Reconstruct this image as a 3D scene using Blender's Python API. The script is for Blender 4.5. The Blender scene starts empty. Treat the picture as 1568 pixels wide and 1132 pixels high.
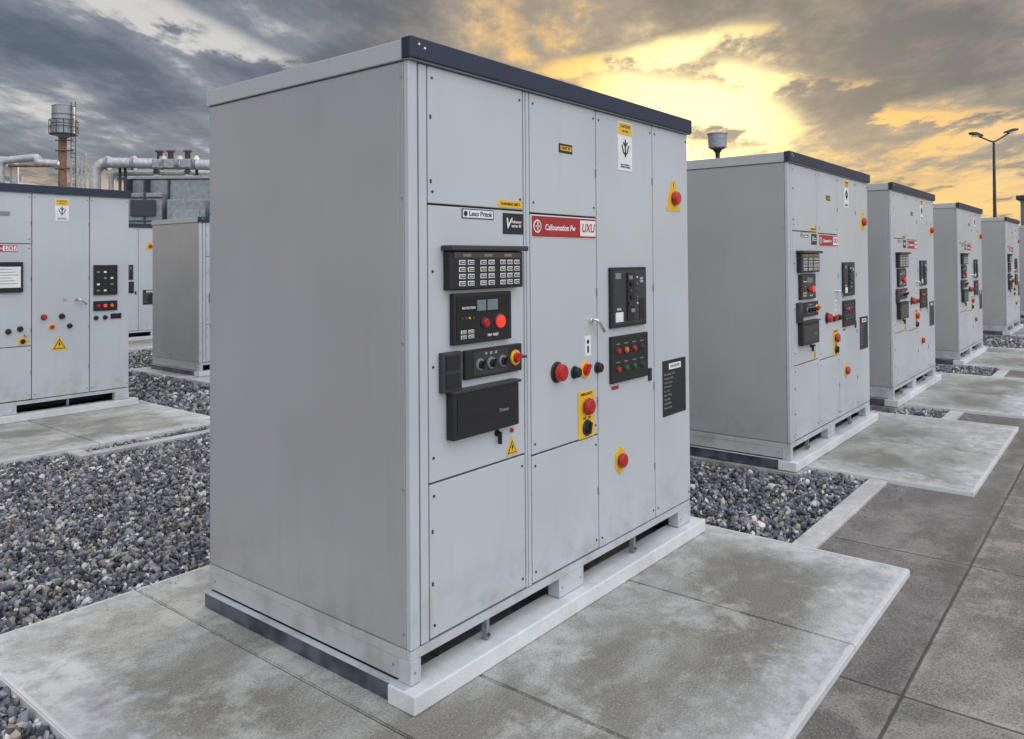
import bpy, bmesh, math, random
import numpy as np
from mathutils import Vector, Matrix
random.seed(4); rng=np.random.default_rng(7)
sc=bpy.context.scene
COL=bpy.context.collection
# ---------------------------------------------------------------- materials
class NT:
    def __init__(s,tree): s.t=tree
    def n(s,typ,**k):
        nd=s.t.nodes.new(typ)
        for a,b in k.items(): setattr(nd,a,b)
        return nd
    def l(s,a,b): s.t.links.new(a,b)
    def put(s,sock,v):
        if hasattr(v,'is_output') or isinstance(v,bpy.types.NodeSocket): s.l(v,sock)
        elif v is not None:
            sock.default_value=v
    def math(s,op,a,b=None,c=None,clamp=False):
        nd=s.n('ShaderNodeMath',operation=op,use_clamp=clamp)
        s.put(nd.inputs[0],a)
        if b is not None: s.put(nd.inputs[1],b)
        if c is not None: s.put(nd.inputs[2],c)
        return nd.outputs[0]
    def vmath(s,op,a,b=None):
        nd=s.n('ShaderNodeVectorMath',operation=op)
        s.put(nd.inputs[0],a)
        if b is not None: s.put(nd.inputs[1],b)
        return nd.outputs['Value'] if op in('DOT_PRODUCT','LENGTH') else nd.outputs[0]
    def mix(s,f,a,b,blend='MIX'):
        nd=s.n('ShaderNodeMix',data_type='RGBA',blend_type=blend)
        s.put(nd.inputs[0],f)
        s.put(nd.inputs[6],a if not isinstance(a,tuple) else (*a[:3],1))
        s.put(nd.inputs[7],b if not isinstance(b,tuple) else (*b[:3],1))
        return nd.outputs[2]
    def noise(s,vec,scale,detail=4,rough=.5,dist=0,out=0):
        nd=s.n('ShaderNodeTexNoise'); s.put(nd.inputs['Vector'],vec)
        nd.inputs['Scale'].default_value=scale;nd.inputs['Detail'].default_value=detail
        nd.inputs['Roughness'].default_value=rough;nd.inputs['Distortion'].default_value=dist
        return nd.outputs[out]
    def rng(s,v,a,b,c=0.,d=1.,smooth=True):
        nd=s.n('ShaderNodeMapRange',interpolation_type='SMOOTHSTEP' if smooth else 'LINEAR',clamp=True)
        s.put(nd.inputs[0],v)
        for i,x in enumerate((a,b,c,d)): nd.inputs[i+1].default_value=x
        return nd.outputs[0]
    def bump(s,h,strength=.3,dist=.01):
        nd=s.n('ShaderNodeBump'); s.put(nd.inputs['Height'],h)
        nd.inputs['Strength'].default_value=strength;nd.inputs['Distance'].default_value=dist
        return nd.outputs[0]
def newmat(name):
    m=bpy.data.materials.new(name); m.use_nodes=True
    N=NT(m.node_tree); b=m.node_tree.nodes['Principled BSDF']
    return m,N,b
def simple(name,col,rough=.5,metal=0.,emit=None,es=0.,var=.06,coat=0.):
    m,N,b=newmat(name)
    g=N.n('ShaderNodeTexCoord')
    nz=N.noise(g.outputs['Object'],9,1,.6)
    c=N.mix(N.rng(nz,.3,.7),tuple(x*(1-var) for x in col),tuple(min(1,x*(1+var)) for x in col))
    N.l(c,b.inputs['Base Color'])
    b.inputs['Roughness'].default_value=rough
    b.inputs['Metallic'].default_value=metal
    b.inputs['Coat Weight'].default_value=coat
    if emit: b.inputs['Emission Color'].default_value=(*emit,1); b.inputs['Emission Strength'].default_value=es
    return m
def paint(name,col,rough=.38,bm=.12):
    m,N,b=newmat(name)
    geo=N.n('ShaderNodeNewGeometry'); P=geo.outputs['Position']
    big=N.noise(P,1.3,2,.55)
    mp=N.n('ShaderNodeMapping'); N.l(P,mp.inputs[0]); mp.inputs['Scale'].default_value=(9,9,.7)
    streak=N.noise(mp.outputs[0],1.6,3,.6)
    c=N.mix(N.rng(big,.3,.7),tuple(x*.95 for x in col),tuple(x*1.035 for x in col))
    c=N.mix(N.math('MULTIPLY',N.rng(streak,.56,.8),.18),c,tuple(x*.68 for x in col))
    z=N.n('ShaderNodeSeparateXYZ'); N.l(P,z.inputs[0])
    low=N.math('MULTIPLY',N.rng(z.outputs[2],.6,.06),N.rng(N.noise(P,7,3,.65),.42,.72))
    c=N.mix(N.math('MULTIPLY',low,.5),c,(.23,.21,.18))
    N.l(c,b.inputs['Base Color'])
    N.l(N.math('ADD',N.math('MULTIPLY',big,.16),rough-.08),b.inputs['Roughness'])
    N.l(N.bump(N.noise(P,2.2,0,.5),bm,.007),b.inputs['Normal'])
    b.inputs['Specular IOR Level'].default_value=.5
    return m
M={}
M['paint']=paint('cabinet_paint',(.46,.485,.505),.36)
M['side']=paint('cabinet_paint_shaded_side',(.345,.35,.355),.22)  # same cabinet paint, dimmer light on the sides put into its colour
M['roof']=paint('roof_paint',(.42,.43,.435))
M['gap']=simple('gap_dark',(.018,.02,.023),.7)
M['navy']=simple('navy_trim',(.010,.018,.045),.5)
M['black']=simple('black_plastic',(.008,.008,.010),.45)
M['gloss']=simple('black_gloss',(.006,.006,.008),.16,coat=.4)
M['dgrey']=simple('dark_grey_plastic',(.028,.030,.034),.45)
M['mgrey']=simple('mid_grey_plastic',(.20,.21,.22),.45)
M['white']=simple('white_label',(.72,.72,.71),.45)
M['yellow']=simple('yellow_label',(.72,.42,.02),.45)
M['red']=simple('red_plastic',(.42,.010,.008),.3,coat=.2)
M['redlabel']=simple('red_label',(.33,.012,.018),.45)
M['redlit']=simple('red_lamp',(.7,.03,.02),.3,emit=(1,.05,.02),es=.7)
M['green']=simple('green_plastic',(.015,.10,.045),.3)
M['orange']=simple('orange_plastic',(.7,.15,.015),.35)
M['chrome']=simple('chrome',(.7,.7,.7),.22,1.)
M['steel']=simple('rail_steel',(.10,.115,.145),.45,.5,var=.4)
M['screen']=simple('screen_glass',(.16,.19,.2),.2)
M['rust']=simple('rusty_steel',(.17,.085,.05),.75,var=.4)
M['pipe']=simple('pipe_metal',(.42,.43,.44),.4,.2,var=.15)
M['trafo']=simple('transformer_paint',(.21,.235,.25),.5,var=.15)
M['galv']=simple('galvanised',(.28,.30,.32),.5,.4,var=.15)
M['darkmetal']=simple('dark_metal',(.04,.045,.05),.5,.3)

def N_small(N,P):
    nd=N.n('ShaderNodeVectorMath',operation='SCALE')
    nn=N.noise(P,9,1,.6,0,1); N.l(nn,nd.inputs[0]); nd.inputs['Scale'].default_value=.006
    return nd.outputs[0]
def concrete(name,c1,c2,dark,edge=False,joints=None,rough=.62,st_amt=.8,light=.5,agg=.4):
    m,N,b=newmat(name)
    geo=N.n('ShaderNodeNewGeometry'); P=geo.outputs['Position']
    mp=N.n('ShaderNodeMapping');N.l(P,mp.inputs[0]);mp.inputs['Rotation'].default_value=(0,0,.5);mp.inputs['Scale'].default_value=(.75,1.25,1)
    n1=N.noise(mp.outputs[0],1.0,4,.62); n2=N.noise(P,8,5,.76); n4=N.noise(P,110,2,.75)
    c=N.mix(N.rng(n2,.34,.64),c1,c2)
    st=N.rng(N.math('ADD',n1,N.math('MULTIPLY',N.math('SUBTRACT',n2,.5),.32)),.44,.60)
    c=N.mix(N.math('MULTIPLY',st,st_amt),c,dark)
    n1b=N.noise(N.vmath('ADD',P,(13.1,4.2,0)),1.8,5,.74)
    c=N.mix(N.math('MULTIPLY',N.rng(n1b,.50,.63),light),c,tuple(min(1,x*1.35) for x in c2))
    c=N.mix(N.math('MULTIPLY',N.rng(n4,.52,.68),agg),c,tuple(x*1.7 for x in c2))
    c=N.mix(N.math('MULTIPLY',N.rng(n4,.48,.34),min(.6,agg*1.6)),c,tuple(x*.35 for x in c1))
    h=n4
    if edge:
        A=N.n('ShaderNodeAttribute',attribute_name='dA');B=N.n('ShaderNodeAttribute',attribute_name='dB')
        sa=N.n('ShaderNodeSeparateXYZ');N.l(A.outputs['Vector'],sa.inputs[0]);sb=N.n('ShaderNodeSeparateXYZ');N.l(B.outputs['Vector'],sb.inputs[0])
        d=N.math('MINIMUM',N.math('MINIMUM',sa.outputs[0],sa.outputs[1]),N.math('MINIMUM',sb.outputs[0],sb.outputs[1]))
        d2=N.math('ADD',d,N.math('MULTIPLY',N.math('SUBTRACT',n1b,.5),1.5))
        e=N.rng(d2,.34,.0)
        c=N.mix(N.math('MULTIPLY',e,.75),c,N.mix(N.rng(n2,.38,.6),(.37,.375,.38),(.60,.605,.61)))
        e2=N.rng(N.math('ADD',d,N.math('MULTIPLY',N.math('SUBTRACT',n2,.5),.06)),.024,.010)
        c=N.mix(N.math('MULTIPLY',e2,.8),c,(.60,.60,.59))
    if joints:
        s=N.n('ShaderNodeSeparateXYZ');N.l(N.vmath('ADD',P,N_small(N,P)),s.inputs[0])
        jx=N.math('ABSOLUTE',N.math('SUBTRACT',N.math('FRACT',N.math('DIVIDE',N.math('ADD',s.outputs[0],joints[1]),joints[0])),.5))
        jy=N.math('ABSOLUTE',N.math('SUBTRACT',N.math('FRACT',N.math('DIVIDE',N.math('ADD',s.outputs[1],joints[3]),joints[2])),.5))
        lx=N.rng(jx,.5-.010/joints[0],.5-.004/joints[0]); ly=N.rng(jy,.5-.010/joints[2],.5-.004/joints[2])
        j=N.math('MAXIMUM',lx,ly)
        wj=N.math('MAXIMUM',N.rng(jx,.5-.05/joints[0],.5),N.rng(jy,.5-.05/joints[2],.5))
        c=N.mix(N.math('MULTIPLY',N.math('MULTIPLY',wj,N.rng(n2,.4,.6)),.45),c,tuple(x*1.5 for x in c2))
        c=N.mix(N.math('MULTIPLY',j,.85),c,(.028,.024,.022))
        fl=N.n('ShaderNodeCombineXYZ')
        N.l(N.math('FLOOR',N.math('DIVIDE',N.math('ADD',s.outputs[0],joints[1]),joints[0])),fl.inputs[0])
        N.l(N.math('FLOOR',N.math('DIVIDE',N.math('ADD',s.outputs[1],joints[3]),joints[2])),fl.inputs[1])
        w=N.n('ShaderNodeTexWhiteNoise');N.l(fl.outputs[0],w.inputs['Vector'])
        c=N.mix(.25,c,w.outputs['Value'],'OVERLAY')
    N.l(c,b.inputs['Base Color'])
    r=N.math('SUBTRACT',rough+.10,N.math('MULTIPLY',st,.36))
    N.l(r,b.inputs['Roughness'])
    N.l(N.bump(h,.55,.004),b.inputs['Normal'])
    return m
M['pad']=concrete('pad_concrete',(.25,.245,.225),(.385,.38,.36),(.145,.127,.10),edge=True,agg=.28,st_amt=.78,light=.55)
M['pave']=concrete('pavement_concrete',(.155,.135,.125),(.25,.218,.203),(.092,.08,.073),joints=(1.62,.35,.98,.42),rough=.52,light=.6,agg=.45)
M['rail']=concrete('rail_concrete',(.56,.57,.575),(.64,.65,.655),(.42,.43,.435),agg=.04,light=.2,st_amt=.5)
M['kerb']=concrete('kerb_concrete',(.42,.41,.40),(.54,.53,.515),(.32,.31,.29),agg=.12)
m,N,b=newmat('gravel_stone')
at=N.n('ShaderNodeAttribute',attribute_name='tone')
cr=N.n('ShaderNodeValToRGB'); N.l(at.outputs['Fac'],cr.inputs[0])
els=cr.color_ramp.elements
els[0].position=0;els[0].color=(.035,.039,.048,1);els[1].position=1;els[1].color=(.68,.67,.64,1)
for p_,c_ in ((.3,(.08,.088,.108,1)),(.55,(.155,.165,.19,1)),(.75,(.28,.285,.30,1)),(.82,(.22,.15,.10,1)),(.87,(.40,.35,.28,1)),(.93,(.48,.48,.48,1))):
    e=els.new(p_);e.color=c_
N.l(cr.outputs[0],b.inputs['Base Color']);b.inputs['Roughness'].default_value=.45
M['stone']=m
m,N,b=newmat('gravel_bed')
geo=N.n('ShaderNodeNewGeometry');P=geo.outputs['Position']
vn=N.n('ShaderNodeTexVoronoi');N.l(P,vn.inputs[0]);vn.inputs['Scale'].default_value=34
vc=vn.outputs['Color'];vd=vn.outputs['Distance']
cr=N.n('ShaderNodeValToRGB'); sx_=N.n('ShaderNodeSeparateXYZ');N.l(vc,sx_.inputs[0]);N.l(sx_.outputs[0],cr.inputs[0])
els=cr.color_ramp.elements;els[0].color=(.03,.032,.038,1);els[1].color=(.36,.36,.36,1)
e=els.new(.6);e.color=(.11,.115,.13,1)
c=N.mix(N.rng(vd,.35,.75),cr.outputs[0],(.015,.015,.017));N.l(c,b.inputs['Base Color']);b.inputs['Roughness'].default_value=.8
M['bed']=m
m,N,b=newmat('ground_soil')
geo=N.n('ShaderNodeNewGeometry');P=geo.outputs['Position']
c=N.mix(N.rng(N.noise(P,.25,4,.65),.35,.65),(.10,.095,.085),(.16,.15,.14));N.l(c,b.inputs['Base Color']);b.inputs['Roughness'].default_value=.9
M['soil']=m
m,N,b=newmat('corrugated_wall')
geo=N.n('ShaderNodeNewGeometry');P=geo.outputs['Position']
N.l(N.mix(N.rng(N.noise(P,.8,3,.6),.3,.7),(.10,.11,.12),(.15,.16,.17)),b.inputs['Base Color'])
wv=N.n('ShaderNodeTexWave');N.l(P,wv.inputs[0]);wv.inputs['Scale'].default_value=2.2
N.l(N.bump(wv.outputs[0],.6,.05),b.inputs['Normal'])
M['wall']=m

# ---------------------------------------------------------------- mesh helpers
class MB:
    """accumulates shapes with materials into one mesh"""
    def __init__(s): s.bm=bmesh.new(); s.mats=[]
    def mi(s,k):
        if k not in s.mats: s.mats.append(k)
        return s.mats.index(k)
    def _add(s,t,k,smooth=False):
        i=s.mi(k)
        for f in t.faces: f.material_index=i; f.smooth=smooth
        me=bpy.data.meshes.new('t'); t.to_mesh(me); t.free(); s.bm.from_mesh(me); bpy.data.meshes.remove(me)
    def box(s,x0,x1,y0,y1,z0,z1,k,bev=0.,seg=2):
        t=bmesh.new(); bmesh.ops.create_cube(t,size=1)
        for v in t.verts: v.co=Vector(((x0+x1)/2+v.co.x*(x1-x0),(y0+y1)/2+v.co.y*(y1-y0),(z0+z1)/2+v.co.z*(z1-z0)))
        if bev: bmesh.ops.bevel(t,geom=t.edges[:],offset=bev,segments=seg,affect='EDGES',profile=.5)
        s._add(t,k)
    def poly(s,pts,y0,y1,k,bev=0.):
        t=bmesh.new(); vs=[t.verts.new((p[0],y0,p[1])) for p in pts]; f=t.faces.new(vs)
        r=bmesh.ops.extrude_face_region(t,geom=[f])
        for v in r['geom']:
            if isinstance(v,bmesh.types.BMVert): v.co.y=y1
        bmesh.ops.recalc_face_normals(t,faces=t.faces[:])
        if bev: bmesh.ops.bevel(t,geom=t.edges[:],offset=bev,segments=2,affect='EDGES')
        s._add(t,k)
    def cyl(s,c,axis,r1,r2,h,k,seg=24,bev=0.):
        t=bmesh.new(); bmesh.ops.create_cone(t,cap_ends=True,segments=seg,radius1=r1,radius2=r2,depth=h)
        if bev:
            es=[e for e in t.edges if abs(e.verts[0].co.z-e.verts[1].co.z)<1e-6 and e.verts[0].co.z>0]
            bmesh.ops.bevel(t,geom=es,offset=bev,segments=3,affect='EDGES')
        a=Vector(axis).normalized(); q=Vector((0,0,1)).rotation_difference(a)
        mt=Matrix.Translation(Vector(c)+a*h/2)@q.to_matrix().to_4x4()
        bmesh.ops.transform(t,matrix=mt,verts=t.verts)
        s._add(t,k,False)
    def tube(s,path,r,k,seg=12,bend=.0):
        pts=[Vector(p) for p in path]
        if bend>0 and len(pts)>2:
            o=[pts[0]]
            for i in range(1,len(pts)-1):
                a=(pts[i-1]-pts[i]);c=(pts[i+1]-pts[i]);d=min(bend,a.length*.45,c.length*.45)
                A=pts[i]+a.normalized()*d;C=pts[i]+c.normalized()*d
                for j in range(7):
                    u=j/6; o.append(A*(1-u)**2+pts[i]*2*u*(1-u)+C*u*u)
            o.append(pts[-1]); pts=o
        t=bmesh.new(); rings=[];up=None
        for i,p in enumerate(pts):
            d=(pts[min(i+1,len(pts)-1)]-pts[max(i-1,0)]).normalized()
            if up is None: up=Vector((0,0,1)) if abs(d.z)<.9 else Vector((1,0,0))
            x=d.cross(up).normalized(); y=x.cross(d).normalized(); up=y
            rings.append([t.verts.new(p+x*r*math.cos(2*math.pi*j/seg)+y*r*math.sin(2*math.pi*j/seg)) for j in range(seg)])
        for a,b_ in zip(rings,rings[1:]):
            for j in range(seg): t.faces.new((a[j],a[(j+1)%seg],b_[(j+1)%seg],b_[j]))
        t.faces.new(rings[0]);t.faces.new(rings[-1][::-1])
        bmesh.ops.recalc_face_normals(t,faces=t.faces[:])
        s._add(t,k,True)
    def text(s,body,x,z,size,y,k,align='CENTER',width=None,shear=0):
        c=bpy.data.curves.new('t','FONT');c.body=body;c.size=size;c.align_x=align;c.align_y='CENTER';c.extrude=.0004;c.offset=size*.018;c.shear=shear
        o=bpy.data.objects.new('t',c);COL.objects.link(o);bpy.context.view_layer.update()
        me=bpy.data.meshes.new_from_object(o.evaluated_get(bpy.context.evaluated_depsgraph_get()))
        sx=1
        if width:
            w=o.dimensions.x; sx=width/w if w>0 else 1
        me.transform(Matrix.Translation((x,y,z))@Matrix.Rotation(math.pi/2,4,'X')@Matrix.Diagonal((sx,1,1,1)))
        t=bmesh.new();t.from_mesh(me);bpy.data.meshes.remove(me);bpy.data.objects.remove(o);bpy.data.curves.remove(c)
        s._add(t,k)
    def mesh(s,name):
        me=bpy.data.meshes.new(name)
        s.bm.to_mesh(me); s.bm.free()
        for k in s.mats: me.materials.append(M[k])
        return me
def obj(name,me,parent=None,loc=(0,0,0),rot=0):
    o=bpy.data.objects.new(name,me);COL.objects.link(o);o.location=loc;o.rotation_euler=(0,0,rot)
    if parent: o.parent=parent
    return o

# ---------------------------------------------------------------- cabinet
W,D,H=2.33,1.39,2.5
F=-.008
def shell():
    a=MB()
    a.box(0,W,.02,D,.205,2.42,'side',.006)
    a.box(.004,W-.004,.004,.0195,.21,2.418,'gap')
    a.box(-.002,.046,F,.018,.207,2.421,'paint',.004)
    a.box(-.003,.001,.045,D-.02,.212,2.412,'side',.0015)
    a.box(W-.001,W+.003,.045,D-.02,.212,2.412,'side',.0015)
    for z in (.26,.8,1.35,1.9,2.36):
        for y in (.03,D-.012): a.cyl((.0005,y,z),(-1,0,0),.004,.004,.003,'mgrey',10)
    return a.mesh('body')
DL=((.101,.696,1.885,2.417),(.101,.696,.807,1.877),(.101,.696,.215,.799),(.749,1.297,1.877,2.417),(.749,1.297,.787,1.869),(.749,1.297,.215,.779),(1.305,1.887,.212,2.417),(1.895,2.328,.212,2.417))
def doors():
    a=MB()
    def d(x0,x1,z0,z1): a.box(x0,x1,F,.012,z0,z1,'paint',.003)
    d(.0535,.0945,.21,2.417);d(.7035,.7165,.21,2.417);d(.722,.7425,.21,2.417)
    for q in DL: d(*q)
    def sc_(x,z,r=.0055): a.cyl((x,F+.001,z),(0,-1,0),r,r,.004,'dgrey',10)
    for q in DL:
        if q==DL[1]: continue
        x0,x1,z0,z1=q
        for x in (x0+.022,x1-.022):
            for z in (z0+.045,z1-.045): sc_(x,z)
    for z in (1.25,1.62,.9): sc_(.122,z)
    for z in (2.22,1.97,.62,.42): a.box(.110,.118,F-.004,F+.002,z-.008,z+.008,'dgrey',.002)
    for z in (2.1,1.5,.95,.5):
        a.box(1.879,1.886,F-.006,F+.001,z-.02,z+.02,'mgrey',.002)
        a.box(1.289,1.296,F-.006,F+.001,z-.02,z+.02,'mgrey',.002)
    return a.mesh('doors')
def roof():
    a=MB()
    a.box(-.010,W+.010,-.004,D+.01,2.422,2.5,'roof',.004)
    a.box(-.013,W+.018,-.034,-.0045,2.424,2.506,'navy',.004)
    a.box(-.011,W+.014,-.026,-.002,2.4185,2.4235,'mgrey')
    a.box(W+.011,W+.02,-.004,.03,2.424,2.506,'navy',.002)
    a.box(-.016,-.0105,-.03,.014,2.424,2.504,'navy',.002)
    for x in (.03,.06): a.cyl((x,-.0335,2.48 if x<.05 else 2.47),(0,-1,0),.005,.005,.003,'white',8)
    return a.mesh('roof')
def base():
    a=MB()
    a.box(0,W,-.004,.018,.1665,.2035,'paint',.002)
    for x0,x1 in ((-.002,.052),(.955,1.16),(2.17,W+.002)): a.box(x0,x1,-.006,.06,.078,.166,'paint',.002)
    a.box(.0005,.012,.061,D,.085,.166,'roof',.002); a.box(W-.012,W-.0005,.061,D,.085,.166,'roof',.002)
    a.box(-.0015,.012,.0185,D,.1665,.204,'roof',.001); a.box(W-.012,W+.0015,.0185,D,.1665,.204,'roof',.001)
    a.box(.013,W-.013,D-.012,D,.085,.204,'roof')
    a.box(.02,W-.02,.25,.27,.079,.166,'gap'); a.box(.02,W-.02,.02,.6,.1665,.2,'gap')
    for x in (.44,1.66):
        a.box(x,x+.018,.0,.03,.08,.165,'mgrey',.002); a.cyl((x+.009,-.0005,.10),(0,-1,0),.008,.008,.006,'dgrey',8)
    for x in (.02,.98,1.13,2.2): a.cyl((x,-.005,.12),(0,-1,0),.005,.005,.003,'mgrey',8)
    for y in (.09,D-.05): a.cyl((.0005,y,.13),(-1,0,0),.005,.005,.003,'mgrey',8)
    a.box(-.032,-.0,-.004,D+.01,.0745,.0775,'paint')
    return a.mesh('base_frame')
def rails():
    a=MB()
    a.box(-.038,W+.09,-.062,.084,0.001,.074,'rail',.006)
    a.box(-.022,.05,.085,D+.005,.001,.0735,'steel',.003)
    a.box(W-.05,W+.02,.085,D+.005,.001,.0735,'steel',.003)
    a.box(.05,W-.05,D-.08,D+.02,.001,.0735,'steel',.003)
    return a.mesh('plinth_rails')
def knob(a,x,z,r,kbase,kcap,proud=.035):
    r*=.88
    a.cyl((x,F,z),(0,-1,0),r*1.15,r*1.1,.008,kbase,28,.002)
    a.cyl((x,F-.008,z),(0,-1,0),r*.6,r*.6,proud*.4,'dgrey',20)
    a.cyl((x,F-.008-proud*.25,z),(0,-1,0),r*.95,r*.84,proud*.5,kcap,28,.005)
def rotary(a,x,z,r,kbase,kh,ang=.6,y=F):
    a.cyl((x,y,z),(0,-1,0),r*1.2,r*1.15,.007,kbase,28,.002)
    a.cyl((x,y-.007,z),(0,-1,0),r*.8,r*.75,.010,kh,24,.003)
    c,s_=math.cos(ang),math.sin(ang); u=r*.85; w=r*.24
    a.poly([(x+c*u-s_*w,z+s_*u+c*w),(x-c*u-s_*w,z-s_*u+c*w),(x-c*u+s_*w,z-s_*u-c*w),(x+c*u+s_*w,z+s_*u-c*w)],y-.027,y-.016,kh,.002)
def tri(a,x,z,s_):
    a.poly([(x-s_,z-s_*.8),(x+s_,z-s_*.8),(x,z+s_)],F-.003,F,'yellow')
    a.poly([(x-s_*.72,z-s_*.63),(x+s_*.72,z-s_*.63),(x,z+s_*.66)],F-.0042,F-.0031,'black')
    a.poly([(x-s_*.58,z-s_*.55),(x+s_*.58,z-s_*.55),(x,z+s_*.48)],F-.0054,F-.0043,'yellow')
    a.poly([(x-s_*.05,z+s_*.22),(x+s_*.12,z+s_*.2),(x+s_*.03,z-.02*s_),(x+s_*.16,z),(x-s_*.06,z-s_*.45),(x-s_*.01,z-s_*.12),(x-s_*.15,z-s_*.1)],F-.0064,F-.0055,'black')
def whitelabel(a,x0,x1,z0,z1):
    a.box(x0,x1,F-.002,F,z0,z1,'white')
    a.box(x0+.004,x1-.004,F-.0032,F-.0021,z1-.07,z1-.006,'yellow')
    a.text('CAUTION',(x0+x1)/2,z1-.024,.022,F-.0036,'black');a.text('high voltage',(x0+x1)/2,z1-.048,.013,F-.0036,'black')
    xm=(x0+x1)/2; zm=z0+(z1-z0)*.45
    a.tube([(xm,F-.003,zm+.05),(xm,F-.003,zm-.045)],.0045,'black',6)
    a.tube([(xm-.035,F-.003,zm+.02),(xm-.02,F-.003,zm-.02),(xm,F-.003,zm-.03),(xm+.02,F-.003,zm-.02),(xm+.035,F-.003,zm+.02)],.004,'black',6)
    a.tube([(xm-.02,F-.003,zm+.035),(xm,F-.003,zm+.01),(xm+.02,F-.003,zm+.035)],.004,'black',6)
    a.text('ISOLATE SUPPLY\nBEFORE OPENING',xm,z0+.025,.012,F-.0026,'black')
def redlabel(a,x0,x1,z0,z1):
    a.box(x0,x1,F-.0025,F,z0,z1,'white',.001);a.box(x0+.003,x1-.003,F-.0032,F-.0026,z0+.003,z1-.003,'redlabel')
    zm=(z0+z1)/2
    a.cyl((x0+.045,F-.0034,zm),(0,-1,0),.03,.03,.001,'white',28); a.cyl((x0+.045,F-.0045,zm),(0,-1,0),.023,.023,.001,'redlabel',28)
    a.box(x0+.041,x0+.049,F-.0066,F-.0056,zm-.02,zm+.02,'white');a.box(x0+.03,x0+.06,F-.0066,F-.0056,zm-.003,zm+.003,'white')
    a.text('Calloumation Pw',x0+(x1-x0)*.42,zm-.004,.038,F-.0037,'white',width=(x1-x0)*.46,shear=.15)
    a.box(x1-.145,x1-.008,F-.0044,F-.0034,z0+.012,z1-.012,'white')
    a.text('UXU',x1-.077,zm,.058,F-.005,'redlabel',width=.115,shear=.2)
def keypad(a,x0,x1,z0,z1,y,nx,nz,k='white'):
    dx=(x1-x0)/nx;dz=(z1-z0)/nz
    for i in range(nx):
        for j in range(nz):
            cx=x0+dx*(i+.5);cz=z0+dz*(j+.5)
            a.box(cx-dx*.37,cx+dx*.37,y-.003,y,cz-dz*.34,cz+dz*.34,k,.0008,1)
            a.box(cx-dx*.29,cx+dx*.29,y-.0042,y-.0031,cz-dz*.2,cz+dz*.2,'black')
            a.box(cx-dx*.2,cx+dx*.2,y-.0050,y-.0043,cz-dz*.05,cz+dz*.06,'white')
def instrA():
    a=MB()
    a.box(.291,.49,F-.002,F,1.833,1.873,'black');a.box(.296,.485,F-.003,F-.0021,1.837,1.869,'white')
    a.cyl((.312,F-.003,1.853),(0,-1,0),.011,.011,.001,'black',20);a.text('Lexo Pritok',.405,1.853,.028,F-.0035,'black',width=.145)
    a.box(.52,.69,F-.002,F,1.89,1.921,'yellow');a.text('WARNING 400 V',.605,1.905,.018,F-.0025,'black')
    a.box(.553,.694,F-.002,F,1.775,1.866,'black');a.text('V',.585,1.82,.065,F-.0025,'white',shear=.3);a.text('Voltaneer\nseries 40',.645,1.82,.018,F-.0025,'white')
    a.box(.18,.643,F-.04,F,1.545,1.70,'black',.006)
    a.box(.168,.652,F-.065,F,1.7005,1.722,'dgrey',.005)
    a.box(.20,.625,F-.0425,F-.0405,1.672,1.694,'gloss')
    for i in range(3): a.box(.25+i*.13,.30+i*.13,F-.044,F-.0426,1.677,1.689,'mgrey')
    keypad(a,.222,.325,1.556,1.668,F-.0405,2,4);keypad(a,.350,.453,1.556,1.668,F-.0405,2,4);keypad(a,.478,.62,1.556,1.668,F-.0405,3,4)
    a.box(.215,.578,F-.026,F,1.325,1.53,'black',.005)
    a.box(.23,.563,F-.028,F-.0262,1.34,1.518,'gloss',.0008)
    a.box(.35,.405,F-.030,F-.0281,1.456,1.50,'screen');a.box(.415,.48,F-.030,F-.0281,1.456,1.50,'screen')
    for (x,z,r,k) in ((.398,1.405,.019,'red'),(.493,1.405,.027,'redlit')):
        a.cyl((x,F-.028,z),(0,-1,0),r*1.3,r*1.25,.005,'dgrey',28,.002);a.cyl((x,F-.033,z),(0,-1,0),r,r*.9,.012,k,28,.004)
    keypad(a,.245,.335,1.345,1.385,F-.0281,2,2);a.text('TRIP  RESET',.45,1.352,.014,F-.0285,'white');a.text('PROTECTION',.30,1.47,.013,F-.0285,'white')
    for i in range(4): a.cyl((.26+i*.022,F-.028,1.43),(0,-1,0),.005,.005,.003,['green','red','yellow','green'][i],10)
    a.box(.288,.655,F-.02,F,1.18,1.298,'black',.004)
    a.box(.335,.555,F-.0212,F-.0202,1.19,1.288,'dgrey')
    for x in (.375,.445,.52): rotary(a,x,1.235,.021,'mgrey','black',1.2,F-.0212)
    a.text('L1     L2     L3',.445,1.277,.013,F-.0216,'white')
    rotary(a,.608,1.24,.028,'yellow','red',.5,F-.02); a.cyl((.635,F-.026,1.24),(1,-.2,0),.006,.006,.035,'dgrey',12)
    a.box(.152,.262,F-.025,F,1.145,1.302,'dgrey',.004);a.box(.168,.246,F-.0275,F-.0252,1.23,1.288,'gloss');a.box(.168,.246,F-.0275,F-.0252,1.16,1.218,'black')
    a.box(.192,.606,F-.042,F,.955,1.138,'black',.006);a.box(.214,.585,F-.044,F-.0422,.975,1.115,'gloss',.0006)
    a.box(.186,.612,F-.052,F,1.1385,1.15,'dgrey',.003)
    a.text('Powex',.5,1.035,.022,F-.0446,'mgrey')
    a.cyl((.503,F,.93),(0,-1,0),.015,.014,.008,'black',20,.002);a.box(.499,.507,F-.028,F-.008,.885,.938,'black',.002)
    a.cyl((.602,F,.925),(0,-1,0),.010,.009,.010,'red',18,.003);tri(a,.603,.853,.042)
    # column 2
    a.box(.975,1.085,F-.003,F,2.172,2.215,'black');a.box(.985,1.077,F-.004,F-.0031,2.183,2.205,'yellow');a.text('UNIT 07',1.03,2.194,.02,F-.0045,'black')
    redlabel(a,.752,1.292,1.765,1.866)
    knob(a,.945,1.135,.05,'dgrey','red',.05)
    knob(a,1.09,1.118,.031,'dgrey','black',.035)
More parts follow.
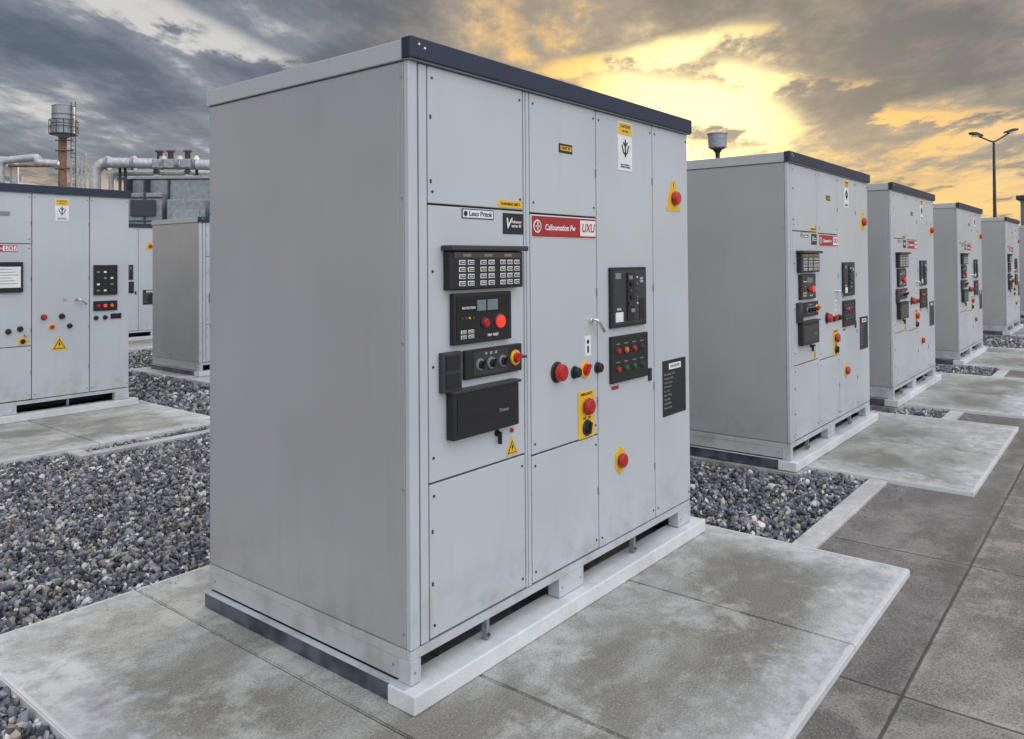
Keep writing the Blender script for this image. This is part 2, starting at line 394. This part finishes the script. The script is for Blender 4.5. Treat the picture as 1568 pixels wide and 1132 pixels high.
    rotary(a,1.185,1.12,.036,'yellow','red',.9)
    knob(a,1.296,1.118,.029,'dgrey','black',.03)
    a.box(1.185,1.235,F-.002,F,1.185,1.285,'white');a.cyl((1.21,F-.002,1.255),(0,-1,0),.011,.011,.001,'black',14);a.box(1.202,1.218,F-.003,F-.002,1.20,1.235,'dgrey')
    a.cyl((1.235,F,1.36),(0,-1,0),.016,.014,.016,'chrome',20,.003);a.tube([(1.235,F-.016,1.365),(1.25,F-.036,1.36),(1.30,F-.042,1.30)],.0075,'chrome',10,.02)
    a.box(1.118,1.258,F-.005,F,.785,1.015,'yellow',.002)
    a.text('EMERGENCY',1.188,1.0,.018,F-.0056,'black')
    a.cyl((1.19,F-.005,.94),(0,-1,0),.028,.028,.014,'dgrey',24);a.cyl((1.19,F-.019,.94),(0,-1,0),.042,.036,.02,'red',30,.007)
    rotary(a,1.19,.835,.034,'dgrey','black',1.3,F-.005);a.text('OFF    ON',1.19,.882,.016,F-.0056,'black')
    # column 3
    whitelabel(a,1.515,1.662,2.135,2.395)
    a.box(1.408,1.776,F-.018,F,1.305,1.62,'black',.004);a.box(1.425,1.76,F-.020,F-.0182,1.32,1.605,'dgrey',.0008)
    a.box(1.56,1.63,F-.028,F-.0202,1.34,1.59,'black',.002)
    for i,z in enumerate((1.565,1.53,1.495,1.46,1.425,1.39)):
        a.box(1.565+.02*(i%2),1.60+.02*(i%2),F-.036,F-.028,z-.01,z+.01,['mgrey','black','dgrey','black','dgrey','mgrey'][i],.002)
        a.cyl((1.67,F-.020,z),(0,-1,0),.005,.005,.004,['white','mgrey','green','mgrey','white','red'][i],10)
    a.box(1.445,1.52,F-.022,F-.0201,1.335,1.385,'white');a.box(1.445,1.50,F-.022,F-.0201,1.56,1.59,'mgrey');a.box(1.69,1.745,F-.022,F-.0201,1.335,1.45,'black')
    a.text('METER',1.48,1.40,.014,F-.0205,'white');a.text('AUX\nCTRL',1.72,1.55,.016,F-.0205,'white')
    a.box(1.408,1.79,F-.018,F,1.02,1.262,'black',.004)
    for x,z,k in ((1.47,1.185,'red'),(1.55,1.185,'orange'),(1.635,1.185,'red'),(1.72,1.185,'dgrey'),(1.47,1.09,'red'),(1.55,1.09,'green'),(1.635,1.09,'green'),(1.72,1.09,'dgrey')):
        a.cyl((x,F-.018,z),(0,-1,0),.021,.020,.004,'dgrey',22,.001);a.cyl((x,F-.022,z),(0,-1,0),.015,.013,.010,k,22,.003)
        a.box(x-.018,x+.018,F-.0192,F-.0181,z+.033,z+.038,'mgrey')
    a.box(1.43,1.50,F-.002,F,.985,1.003,'redlabel')
    a.box(1.815,1.85,F-.008,F,.985,1.055,'black',.002)
    a.poly([(1.51+.058*math.cos(t),.61+.075*math.sin(t)) for t in [math.pi*2*i/6+.52 for i in range(6)]],F-.004,F,'yellow',.001)
    a.cyl((1.51,F-.004,.61),(0,-1,0),.025,.025,.012,'dgrey',22);a.cyl((1.51,F-.016,.61),(0,-1,0),.038,.033,.018,'red',28,.006)
    # column 4
    a.poly([(2.05,1.945),(2.23,1.945),(2.165,2.12),(2.115,2.12)],F-.003,F,'yellow')
    a.text('!',2.14,2.095,.04,F-.0036,'black')
    a.cyl((2.15,F-.003,2.02),(0,-1,0),.032,.032,.010,'dgrey',24);a.cyl((2.15,F-.013,2.02),(0,-1,0),.042,.036,.022,'red',28,.007)
    a.box(1.985,2.275,F-.003,F,.755,1.075,'black',.001)
    a.box(2.06,2.21,F-.004,F-.0031,1.02,1.055,'white');a.text('DATA PLATE',2.135,1.037,.02,F-.0045,'black')
    for i in range(9): a.text(['Rated voltage  400 V','Frequency  50 Hz','Current  630 A','IP 54  outdoor','Icw  25 kA','Mass  1150 kg','Year  2023','Serial 004127','Made to order'][i],2.0,.995-i*.024,.016,F-.0036,'mgrey','LEFT')
    return a.mesh('instruments')
def instrB():
    a=MB()
    redlabel(a,.752,1.17,1.785,1.862)
    a.box(.86,1.21,F-.03,F,1.36,1.68,'black',.005);a.box(.885,1.185,F-.0315,F-.0302,1.41,1.63,'white')
    for i in range(6): a.box(.90,1.10+.03*(i%3),F-.0327,F-.0316,1.60-i*.03,1.606-i*.03,'mgrey')
    a.box(.30,.6,F-.03,F,1.3,1.6,'gloss',.005)
    knob(a,1.08,.95,.03,'dgrey','black');knob(a,1.19,.97,.03,'dgrey','black');knob(a,1.24,.90,.015,'mgrey','chrome')
    a.box(1.17,1.26,F-.004,F,.80,.87,'yellow',.001);rotary(a,1.215,.835,.022,'dgrey','black',1.,F-.004)
    a.box(.98,1.09,F-.003,F,2.165,2.21,'mgrey')
    whitelabel(a,1.53,1.67,2.13,2.37)
    knob(a,1.42,1.08,.032,'dgrey','red');knob(a,1.60,1.08,.032,'dgrey','black');rotary(a,1.50,.97,.027,'yellow','red');knob(a,1.68,.97,.028,'dgrey','black')
    knob(a,1.63,1.27,.014,'mgrey','chrome',.02)
    tri(a,1.575,.78,.085)
    a.cyl((1.75,F,1.26),(0,-1,0),.018,.016,.02,'chrome',16);a.tube([(1.75,F-.02,1.265),(1.77,F-.05,1.26),(1.84,F-.05,1.20)],.009,'chrome',8,.02)
    a.box(1.93,2.19,F-.025,F,1.30,1.64,'black',.004)
    for i in range(3):
        for j in range(4): a.box(1.96+i*.075,1.99+i*.075,F-.028,F-.0252,1.34+j*.07,1.36+j*.07,['mgrey','white','dgrey'][(i+j)%3])
    a.box(1.93,2.19,F-.02,F,1.12,1.23,'black',.003)
    for i in range(3):a.cyl((1.98+i*.075,F-.02,1.175),(0,-1,0),.02,.018,.01,['red','redlit','orange'][i],18,.003)
    for i,x in enumerate((1.96,2.06)): knob(a,x,1.04,.026,'dgrey','black',.03)
    a.box(2.12,2.24,F-.01,F,1.02,1.08,'black',.002)
    return a.mesh('instruments_b')
parts=[('body',shell()),('doors',doors()),('roof',roof()),('base_frame',base()),('plinth_rails',rails())]
IA=instrA();IB=instrB()
def cabinet(x,y,v='A',sz=1.,z=0.):
    e=bpy.data.objects.new('electrical_cabinet',None);COL.objects.link(e);e.location=(x,y,z);e.scale=(1,1,sz)
    for n,m_ in parts: obj(n,m_,e)
    obj('instruments',IA if v=='A' else IB,e)
    return e
cabinet(0,0)
for x in (4.09,7.41,11.62,17.34,23.0): cabinet(x,0)
cabinet(-.05,7.10,'B'); cabinet(3.98,8.55,'A',.93); cabinet(4.1,14.6,'A'); cabinet(-5.2,7.1,'B')

# ---------------------------------------------------------------- ground, pads, kerbs
def plane(name,x0,x1,y0,y1,z,k):
    me=bpy.data.meshes.new(name);me.from_pydata([(x0,y0,z),(x1,y0,z),(x1,y1,z),(x0,y1,z)],[],[(0,1,2,3)]);me.materials.append(M[k]);return obj(name,me)
plane('ground',-900,900,-900,900,-.13,'soil')
def pad(x0,x1,y0,y1,splits=()):
    e=bpy.data.objects.new('concrete_pad',None);COL.objects.link(e)
    xs=[x0,*splits,x1]
    for i,(a_,b_) in enumerate(zip(xs,xs[1:])):
        t=bmesh.new();bmesh.ops.create_cube(t,size=1)
        xa=a_+(.003 if i else 0);xb=b_-(.003 if i<len(xs)-2 else 0)
        for v in t.verts: v.co=Vector(((xa+xb)/2+v.co.x*(xb-xa),(y0+y1)/2+v.co.y*(y1-y0),-.06+v.co.z*.12))
        bmesh.ops.bevel(t,geom=[q for q in t.edges if min(q.verts[0].co.z,q.verts[1].co.z)>-.01],offset=.006,segments=2,affect='EDGES')
        me=bpy.data.meshes.new('slab');t.to_mesh(me);t.free();me.materials.append(M['pad'])
        A=me.attributes.new('dA','FLOAT_VECTOR','POINT');B=me.attributes.new('dB','FLOAT_VECTOR','POINT')
        A.data.foreach_set('vector',[c for v in me.vertices for c in (v.co.x-x0,x1-v.co.x,0)])
        B.data.foreach_set('vector',[c for v in me.vertices for c in (v.co.y-y0,y1-v.co.y,0)])
        obj('slab',me,e)
pads=[(-.87,2.54,-1.17,1.87,(-.13,.33,1.5)),(4.3,7.0,-1.22,1.87,(5.6,)),(7.65,10.6,-1.2,1.9,(9,)),(11.7,14.7,-1.2,1.9,(13,)),(17.4,20.5,-1.2,1.9,()),(23.1,26.1,-1.2,1.9,()),
      (-.9,2.5,5.35,8.7,(1.2,)),(3.75,6.8,7.2,10.2,()),(3.8,7,12.9,16.3,()),(-6,-2.6,5.35,8.7,())]
for p_ in pads: pad(*p_)
for x in (4.09,7.41,11.62,17.34,23.0):
    a=MB();a.box(x-.06,x+W+.1,-.08,D+.08,-.12,-.004,'pad',.005);o=obj('concrete_footing',a.mesh('concrete_footing'))
    me=o.data
    for nm in('dA','dB'):
        at_=me.attributes.new(nm,'FLOAT_VECTOR','POINT');at_.data.foreach_set('vector',[1.]*3*len(me.vertices))
plane('pavement',-12,70,-14,-.62,-.034,'pave')
bl=plane('gravel_bed',-12,45,-.62,30,-.07,'bed')
def kerb(pts):
    a=MB()
    for (x0,y0,x1,y1) in pts: a.box(x0,x1,y0,y1,-.12,-.012,'kerb',.006)
    obj('kerb',a.mesh('kerb'))
K=[]
for x0,x1 in ((2.55,4.29),(7.01,7.64),(10.61,11.69),(14.71,17.39),(20.51,23.09)):
    x=x0
    while x<x1-.01:
        xe=min(x+1.0,x1);K.append((x+.003,-.66,xe-.003,-.53));x=xe
x=-.88
while x>-9: K.append((x-.997,-.66,x-.003,-.53));x-=1
kerb(K)
K=[]
x=1.02
while x<8: K.append((x,5.04,x+.995,5.15));x+=1
K+=[(.9,5.04,1.015,5.33)]
kerb(K)

# gravel stones
def ico():
    t=bmesh.new();bmesh.ops.create_icosphere(t,subdivisions=1,radius=1)
    v=np.array([tuple(q.co) for q in t.verts]);f=np.array([[q.index for q in fc.verts] for fc in t.faces]);t.free();return v,f
iv,fi=ico()
def blocked(x,y):
    b_=np.zeros(len(x),bool)
    for p_ in pads: b_|=(x>p_[0]-.005)&(x<p_[1]+.005)&(y>p_[2]-.005)&(y<p_[3]+.005)
    for c in (4.09,7.41,11.62,17.34,23.0): b_|=(x>c-.06)&(x<c+W+.1)&(y>-.08)&(y<D+.08)
    b_|=(x>.9)&(y>5.03)&(y<5.16)
    return b_
regs=[(-2.6,3.2,1.2,5.4,2300,.0145),(-2.2,-.86,-.5,1.3,2300,.0145),(2.5,4.6,-.54,3.2,2100,.0145),(2.4,8,5.1,7.4,700,.019),(6.9,7.8,-.54,3,1500,.017),(10,12,-.54,3,900,.019),(-5,-2.6,1,5.4,700,.02),(3.2,8,1.9,5.1,600,.02),(2.5,8,7.4,13,350,.022),(14,18,-.54,3,400,.022)]
xs=[];ys=[];ss=[]
for x0,x1,y0,y1,dn,s_ in regs:
    n=int((x1-x0)*(y1-y0)*dn);x=rng.uniform(x0,x1,n);y=rng.uniform(y0,y1,n);k=~blocked(x,y);xs.append(x[k]);ys.append(y[k]);ss.append(np.full(k.sum(),s_))
X=np.concatenate(xs);Y=np.concatenate(ys);S=np.concatenate(ss)*np.minimum(rng.lognormal(0,.34,len(X)),1.9);n=len(X)
Z=-.062+rng.uniform(0,.034,n)+.012*np.sin(X*2.3+Y)*np.cos(Y*1.9)
k_=34
ex=np.concatenate([rng.uniform(-.85,.1,8),rng.uniform(2.6,4.4,26)])
ey=np.concatenate([1.86-np.abs(rng.normal(0,.05,8)),-.67-np.abs(rng.normal(0,.07,26))])
ez=np.concatenate([np.full(8,.002),np.full(26,-.032)])
X=np.concatenate([X,ex]);Y=np.concatenate([Y,ey]);Z=np.concatenate([Z,ez]);S=np.concatenate([S,rng.uniform(.003,.006,k_)]);n=len(X)
ang=rng.uniform(0,2*np.pi,(n,3))
def rot(a):
    cx,sx=np.cos(a[:,0]),np.sin(a[:,0]);cy,sy=np.cos(a[:,1]),np.sin(a[:,1]);cz,sz=np.cos(a[:,2]),np.sin(a[:,2])
    R=np.empty((len(a),3,3))
    R[:,0,0]=cy*cz;R[:,0,1]=sx*sy*cz-cx*sz;R[:,0,2]=cx*sy*cz+sx*sz
    R[:,1,0]=cy*sz;R[:,1,1]=sx*sy*sz+cx*cz;R[:,1,2]=cx*sy*sz-sx*cz
    R[:,2,0]=-sy;R[:,2,1]=sx*cy;R[:,2,2]=cx*cy
    return R
V=iv[None]*(1+rng.uniform(-.3,.3,(n,12,1)))
V=V*np.stack([rng.uniform(.9,1.5,n),rng.uniform(.7,1.1,n),rng.uniform(.45,.85,n)],1)[:,None,:]
V=np.einsum('nij,nkj->nki',rot(ang),V)*S[:,None,None]
V+=np.stack([X,Y,Z],1)[:,None,:]
Fc=(fi[None]+12*np.arange(n)[:,None,None]).reshape(-1,3)
me=bpy.data.meshes.new('gravel');me.vertices.add(n*12);me.vertices.foreach_set('co',V.astype(np.float32).ravel())
me.loops.add(len(Fc)*3);me.loops.foreach_set('vertex_index',Fc.astype(np.int32).ravel())
me.polygons.add(len(Fc));me.polygons.foreach_set('loop_start',np.arange(0,len(Fc)*3,3,dtype=np.int32))
at_=me.attributes.new('tone','FLOAT','FACE');at_.data.foreach_set('value',np.repeat(rng.uniform(0,1,n)**1.1,20).astype(np.float32))
me.update();me.materials.append(M['stone']);me.shade_flat();obj('gravel',me)

# ---------------------------------------------------------------- background
RZ=math.atan2(-.7806,.6251)
a=MB();zt=13.9;zb=11.8
a.tube([(0,0,-.1),(0,0,zb)],.24,'rust',14)
a.cyl((0,0,zb),(0,0,1),.8,.8,zt-zb,'galv',36);a.cyl((0,0,zt),(0,0,1),.84,.5,.12,'galv',36)
a.cyl((0,0,zb-.35),(0,0,1),.3,.8,.35,'galv',36);a.cyl((0,0,zb-.1),(0,0,1),1.0,1.0,.06,'darkmetal',24)
for z in (zb+.7,zb+1.4): a.cyl((0,0,z),(0,0,1),.82,.82,.05,'darkmetal',36)
for i in range(12):
    t=i*math.pi/6;a.tube([(.98*math.cos(t),.98*math.sin(t),zb-.05),(.98*math.cos(t),.98*math.sin(t),zb+1.0)],.03,'darkmetal',5)
for h in (.5,1.0): a.tube([(.98*math.cos(t*math.pi/12),.98*math.sin(t*math.pi/12),zb+h) for t in range(25)],.03,'darkmetal',5)
for x in (.75,1.1): a.tube([(x,-.3,0),(x,-.3,zt+.3)],.035,'darkmetal',5)
for i in range(45): a.tube([(.75,-.3,.3*i),(1.1,-.3,.3*i)],.02,'darkmetal',4)
for z in (9,10.4,11.2): a.box(-.5,.9,-.3,-.2,z,z+.08,'darkmetal')
a.tube([(-.35,0,6),(-.35,0,11.7)],.05,'rust',6)
obj('water_tower',a.mesh('water_tower'),None,(23.15,62.4,-.1),RZ)
def px(x): return (x-160)*.02353
def pz(y): return 1.66+(403-y)*.02353
a=MB()
a.tube([(px(146),0,0),(px(146),0,pz(244)),(px(340),0,pz(250))],.19,'pipe',18,.55)
a.tube([(px(160),.5,0),(px(160),.5,pz(258)),(px(340),.5,pz(262))],.1,'pipe',14,.3)
a.tube([(px(-60),0,pz(238)),(px(22),0,pz(240)),(px(22),0,0)],.13,'pipe',14,.3)
a.tube([(px(12),-.4,0),(px(12),-.4,pz(243)),(px(68),-.4,pz(238)),(px(68),-.4,pz(246)),(px(98),-.4,pz(248))],.13,'pipe',14,.25)
a.tube([(px(30),-.6,pz(252)),(px(90),-.6,pz(252))],.05,'rust',8)
for x in (182,190,236,300): a.tube([(px(x),.1,0),(px(x),.1,pz(240))],.055,'darkmetal',6)
for x in (165,205,250,275,300): a.cyl((px(x)-.04,0,pz(245.5)),(1,0,0),.26,.26,.09,'galv',20)
for x in (245,262,288):
    a.cyl((px(x),0,pz(246)),(0,0,1),.10,.10,.4,'darkmetal',12);a.cyl((px(x),0,pz(246)+.4),(0,0,1),.16,.16,.05,'rust',14);a.box(px(x)-.2,px(x)+.2,-.22,.22,pz(250)-.12,pz(250)+.22,'galv',.04)
for x in (102,112,118,124): a.tube([(px(x),.3,0),(px(x),.3,pz(236 if x%4 else 228))],.035,'galv',6)
for z in (262,250): a.box(px(98),px(128),.28,.33,pz(z),pz(z)+.05,'galv')
for z in (200,180): a.box(px(178),px(236),.05,.12,pz(z+70),pz(z+70)+.06,'darkmetal')
obj('pipework',a.mesh('pipework'),None,(10.64,26.83,-.1),RZ)
a=MB()
a.cyl((px(10),.0,0),(0,0,1),1.15,1.15,4.5,'pipe',40);a.cyl((px(10),0,4.5),(0,0,1),1.15,.6,.3,'pipe',40);a.cyl((px(10),0,4.8),(0,0,1),.12,.12,.3,'galv',16)
for z in (1.2,2.6,4.3): a.cyl((px(10),0,z),(0,0,1),1.17,1.17,.08,'galv',40)
obj('storage_tank',a.mesh('storage_tank'),None,(11.5,28.2,-.1),RZ)
# transformer
a=MB()
a.box(-1.0,3.2,0,2.4,.2,4.1,'trafo',.03)
a.box(-1.05,3.25,-.05,2.45,4.105,4.2,'galv',.02)
a.box(-.92,.05,-.3,-.002,1.0,3.7,'trafo',.03);a.box(.25,1.3,-.45,-.002,.8,3.5,'trafo',.03)
for i in range(9): a.box(1.5+i*.17,1.56+i*.17,-.5,-.002,.6,3.3,'trafo',.01)
a.box(-.8,-.1,-.36,-.331,3.05,3.5,'darkmetal',.01);a.box(.4,1.15,-.48,-.452,2.7,3.2,'galv',.01)
for x in (-.62,-.3): a.cyl((x,-.31,2.68),(0,-1,0),.10,.10,.06,'darkmetal',16)
for z in (1.9,2.4,2.9,3.55): a.box(-.95,.08,-.328,-.301,z,z+.04,'darkmetal',.005)
for x in (-.95,-.45,.1,1.32): a.box(x,x+.05,-.33 if x<.1 else -.06,-.001,.8,4.09,'darkmetal',.005)
for x in (-.6,.3,1.2,2.1):
    a.cyl((x,.8,4.2),(0,0,1),.12,.1,.12,'galv',16)
    for k in range(3): a.cyl((x,.8,4.32+k*.08),(0,0,1),.11,.07,.06,'darkmetal',16)
for x in (-1.0,3.2): a.box(x-.06,x+.06,-.08,-.005,.0,4.1,'galv',.01)
a.box(-1,3.2,0,2.4,0,.2,'darkmetal')
obj('transformer',a.mesh('transformer'),None,(8.9,19.1,-.1),RZ)
# mast with vessel
a=MB();a.tube([(0,0,0),(0,0,6.05)],.09,'darkmetal',12)
a.cyl((0,0,5.95),(0,0,1),.26,.33,.06,'galv',28);a.cyl((0,0,6.0),(0,0,1),.34,.36,.52,'galv',28);a.cyl((0,0,6.52),(0,0,1),.39,.39,.05,'pipe',28);a.cyl((0,0,6.57),(0,0,1),.36,.1,.06,'galv',28)
a.cyl((0,0,5.8),(0,0,1),.09,.2,.15,'darkmetal',20)
obj('tank_mast',a.mesh('tank_mast'),None,(26.37,10.4,-.05),RZ)
# street lamp
a=MB();a.cyl((0,0,0),(0,0,1),.11,.06,7.65,'darkmetal',14);a.cyl((0,0,0),(0,0,1),.16,.14,.5,'darkmetal',14)
a.tube([(-.85,0,7.95),(0,0,7.6),(.85,0,8.1)],.04,'darkmetal',8,.2)
for s_,z in ((-1,7.93),(1,8.1)):
    a.poly([(s_*.6,z-.03),(s_*1.2,z+.1),(s_*1.22,z+.2),(s_*.95,z+.2),(s_*.6,z+.06)],-.14,.14,'darkmetal',.01)
    a.box(min(s_*.75,s_*1.1),max(s_*.75,s_*1.1),-.1,.1,z-.02,z+.02,'white')
obj('street_lamp',a.mesh('street_lamp'),None,(44.7,3.46,-.05),RZ)
# building
b_=bpy.data.objects.new('industrial_building',None);COL.objects.link(b_);b_.location=(51.5,-9,-.05)
a=MB();a.box(0,14,0,12,0,5.0,'wall');obj('walls',a.mesh('walls'),b_)
a=MB();a.box(-.2,14.2,-.2,12.2,5.001,5.25,'darkmetal',.03);obj('roof',a.mesh('roof_b'),b_)
a=MB()
for i in range(4): a.box(-.03,-.002,1+i*2.9,2.6+i*2.9,2.6,3.8,'gloss');a.box(-.06,-.031,.95+i*2.9,2.65+i*2.9,2.5,2.6,'galv')
obj('windows',a.mesh('windows'),b_)
a=MB();a.box(-.05,-.002,5,6.3,0,2.3,'dgrey');obj('door',a.mesh('door'),b_)

# ---------------------------------------------------------------- sky
def azel(az,el):
    az=math.radians(az);el=math.radians(el);return Vector((math.cos(az)*math.cos(el),math.sin(az)*math.cos(el),math.sin(el)))
S=azel(25.5,9.8)
w=bpy.data.worlds.new('World');sc.world=w;w.use_nodes=True;w.name='sky'
N=NT(w.node_tree);bg=w.node_tree.nodes['Background']
tc=N.n('ShaderNodeTexCoord');d=N.vmath('NORMALIZE',tc.outputs['Generated'])
sp=N.n('ShaderNodeSeparateXYZ');N.l(d,sp.inputs[0]);z=N.math('MAXIMUM',sp.outputs[2],0)
den=N.math('ADD',z,.11)
cv=N.n('ShaderNodeCombineXYZ');N.l(N.math('DIVIDE',sp.outputs[0],den),cv.inputs[0]);N.l(N.math('DIVIDE',sp.outputs[1],den),cv.inputs[1])
m1=N.n('ShaderNodeMapping');N.l(cv.outputs[0],m1.inputs[0]);m1.inputs['Rotation'].default_value=(0,0,-math.radians(26+8))
mp=N.n('ShaderNodeMapping');N.l(m1.outputs[0],mp.inputs[0]);mp.inputs['Scale'].default_value=(.62,1,1);mp.inputs['Location'].default_value=(3.3,.6,0)
c1=N.noise(mp.outputs[0],.95,2,.5);c2v=N.noise(mp.outputs[0],3.0,6,.64)
cc=N.math('ADD',N.math('MULTIPLY',c1,.5),N.math('MULTIPLY',c2v,.5))
wv_=N.n('ShaderNodeCombineXYZ')
N.l(N.math('MULTIPLY',N.math('SUBTRACT',c1,.5),.12),wv_.inputs[0]);N.l(N.math('MULTIPLY',N.math('SUBTRACT',c1,.5),-.12),wv_.inputs[1]);N.l(N.math('MULTIPLY',N.math('SUBTRACT',c2v,.5),.13),wv_.inputs[2])
dw=N.vmath('ADD',d,wv_.outputs[0])
def gap(a0,e0,a1,e1,width,amt):
    A=azel(a0,e0);B=azel(a1,e1);Mi=((A+B)/2).normalized();T=(B-A);half=T.length/2;T.normalize();Nn=Mi.cross(T).normalized();T=Nn.cross(Mi)
    t=N.math('ABSOLUTE',N.vmath('DOT_PRODUCT',dw,tuple(T)));q=N.math('ABSOLUTE',N.vmath('DOT_PRODUCT',dw,tuple(Nn)))
    front=N.math('GREATER_THAN',N.vmath('DOT_PRODUCT',d,tuple(Mi)),0)
    g=N.math('MULTIPLY',N.rng(q,width,width*.1),N.rng(t,half*1.35,half*.5))
    return N.math('MULTIPLY',N.math('MULTIPLY',g,front),amt)
gs=[gap(67,17.5,53,13.2,.030,.105),gap(37,13,19,16,.024,.10),gap(33,12.2,19,9.0,.040,.16),gap(24,12.8,12,11.6,.022,.10),gap(17,10.4,4,8.0,.020,.09),gap(12,14.5,0,13,.015,.05)]
gsum=gs[0]
for g_ in gs[1:]: gsum=N.math('MAXIMUM',gsum,g_)
s=N.vmath('DOT_PRODUCT',d,tuple(S))
wide=N.rng(s,.86,.985);tight=N.rng(s,.970,.9985);core=N.rng(s,.988,.9994)
c3=N.math('ADD',cc,gsum)
lit=N.rng(c3,.51,.62)
dk=N.rng(cc,.38,.56)
dark=N.mix(dk,(.088,.110,.150),(.22,.245,.29))
dark=N.mix(N.math('MULTIPLY',wide,.8),dark,N.mix(dk,(.15,.135,.12),(.38,.29,.185)))
litc=N.mix(wide,(.62,.60,.57),(.95,.54,.14))
litc=N.mix(tight,litc,(1.10,.74,.20))
col=N.mix(lit,dark,litc)
col=N.mix(N.math('MULTIPLY',core,N.rng(c3,.44,.58)),col,(1.6,1.25,.55))
el=N.rng(sp.outputs[2],.135,.05)
hm=N.math('MULTIPLY',el,N.rng(N.math('ADD',c2v,N.math('MULTIPLY',el,.15)),.46,.60))
hcol=N.mix(wide,(.80,.58,.36),(1.0,.60,.17))
col=N.mix(N.math('MULTIPLY',hm,.85),col,hcol)
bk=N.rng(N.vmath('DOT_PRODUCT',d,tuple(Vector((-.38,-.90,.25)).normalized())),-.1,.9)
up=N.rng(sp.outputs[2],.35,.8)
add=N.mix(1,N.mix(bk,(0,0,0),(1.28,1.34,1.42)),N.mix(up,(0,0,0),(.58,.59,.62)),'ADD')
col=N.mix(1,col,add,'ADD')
sky=N.n('ShaderNodeTexSky',sky_type='NISHITA');sky.sun_disc=False;sky.sun_elevation=math.asin(S.z);sky.sun_rotation=math.atan2(S.x,S.y)
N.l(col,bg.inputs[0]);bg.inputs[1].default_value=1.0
bg2=N.n('ShaderNodeBackground');N.l(sky.outputs[0],bg2.inputs[0]);bg2.inputs[1].default_value=.008
ad=N.n('ShaderNodeAddShader');N.l(bg.outputs[0],ad.inputs[0]);N.l(bg2.outputs[0],ad.inputs[1])
N.l(ad.outputs[0],w.node_tree.nodes['World Output'].inputs[0])
w.cycles.sampling_method='MANUAL';w.cycles.sample_map_resolution=512
L=bpy.data.lights.new('sun','SUN');L.energy=1.4;L.angle=math.radians(10);L.color=(1,.78,.50)
lo=bpy.data.objects.new('sun',L);COL.objects.link(lo);lo.rotation_euler=S.to_track_quat('Z','Y').to_euler()
# ---------------------------------------------------------------- camera
yaw,pi_,ro=.6753,.0153,-.0071
fw=Vector((math.cos(yaw)*math.cos(pi_),math.sin(yaw)*math.cos(pi_),math.sin(pi_)))
r=fw.cross(Vector((0,0,1))).normalized();u=r.cross(fw)
r2=r*math.cos(ro)+u*math.sin(ro);u2=-r*math.sin(ro)+u*math.cos(ro)
cam=bpy.data.cameras.new('camera');co=bpy.data.objects.new('camera',cam);COL.objects.link(co)
mt=Matrix((r2,u2,-fw)).transposed().to_4x4();mt.translation=Vector((-2.035,-2.131,1.6615));co.matrix_world=mt
cam.lens=36*1190.6/1568;cam.sensor_width=36;cam.shift_y=-185.6/1568;cam.clip_end=3000;cam.clip_start=.05
sc.camera=co
sc.view_settings.view_transform='Standard';sc.view_settings.look='None';sc.view_settings.exposure=0
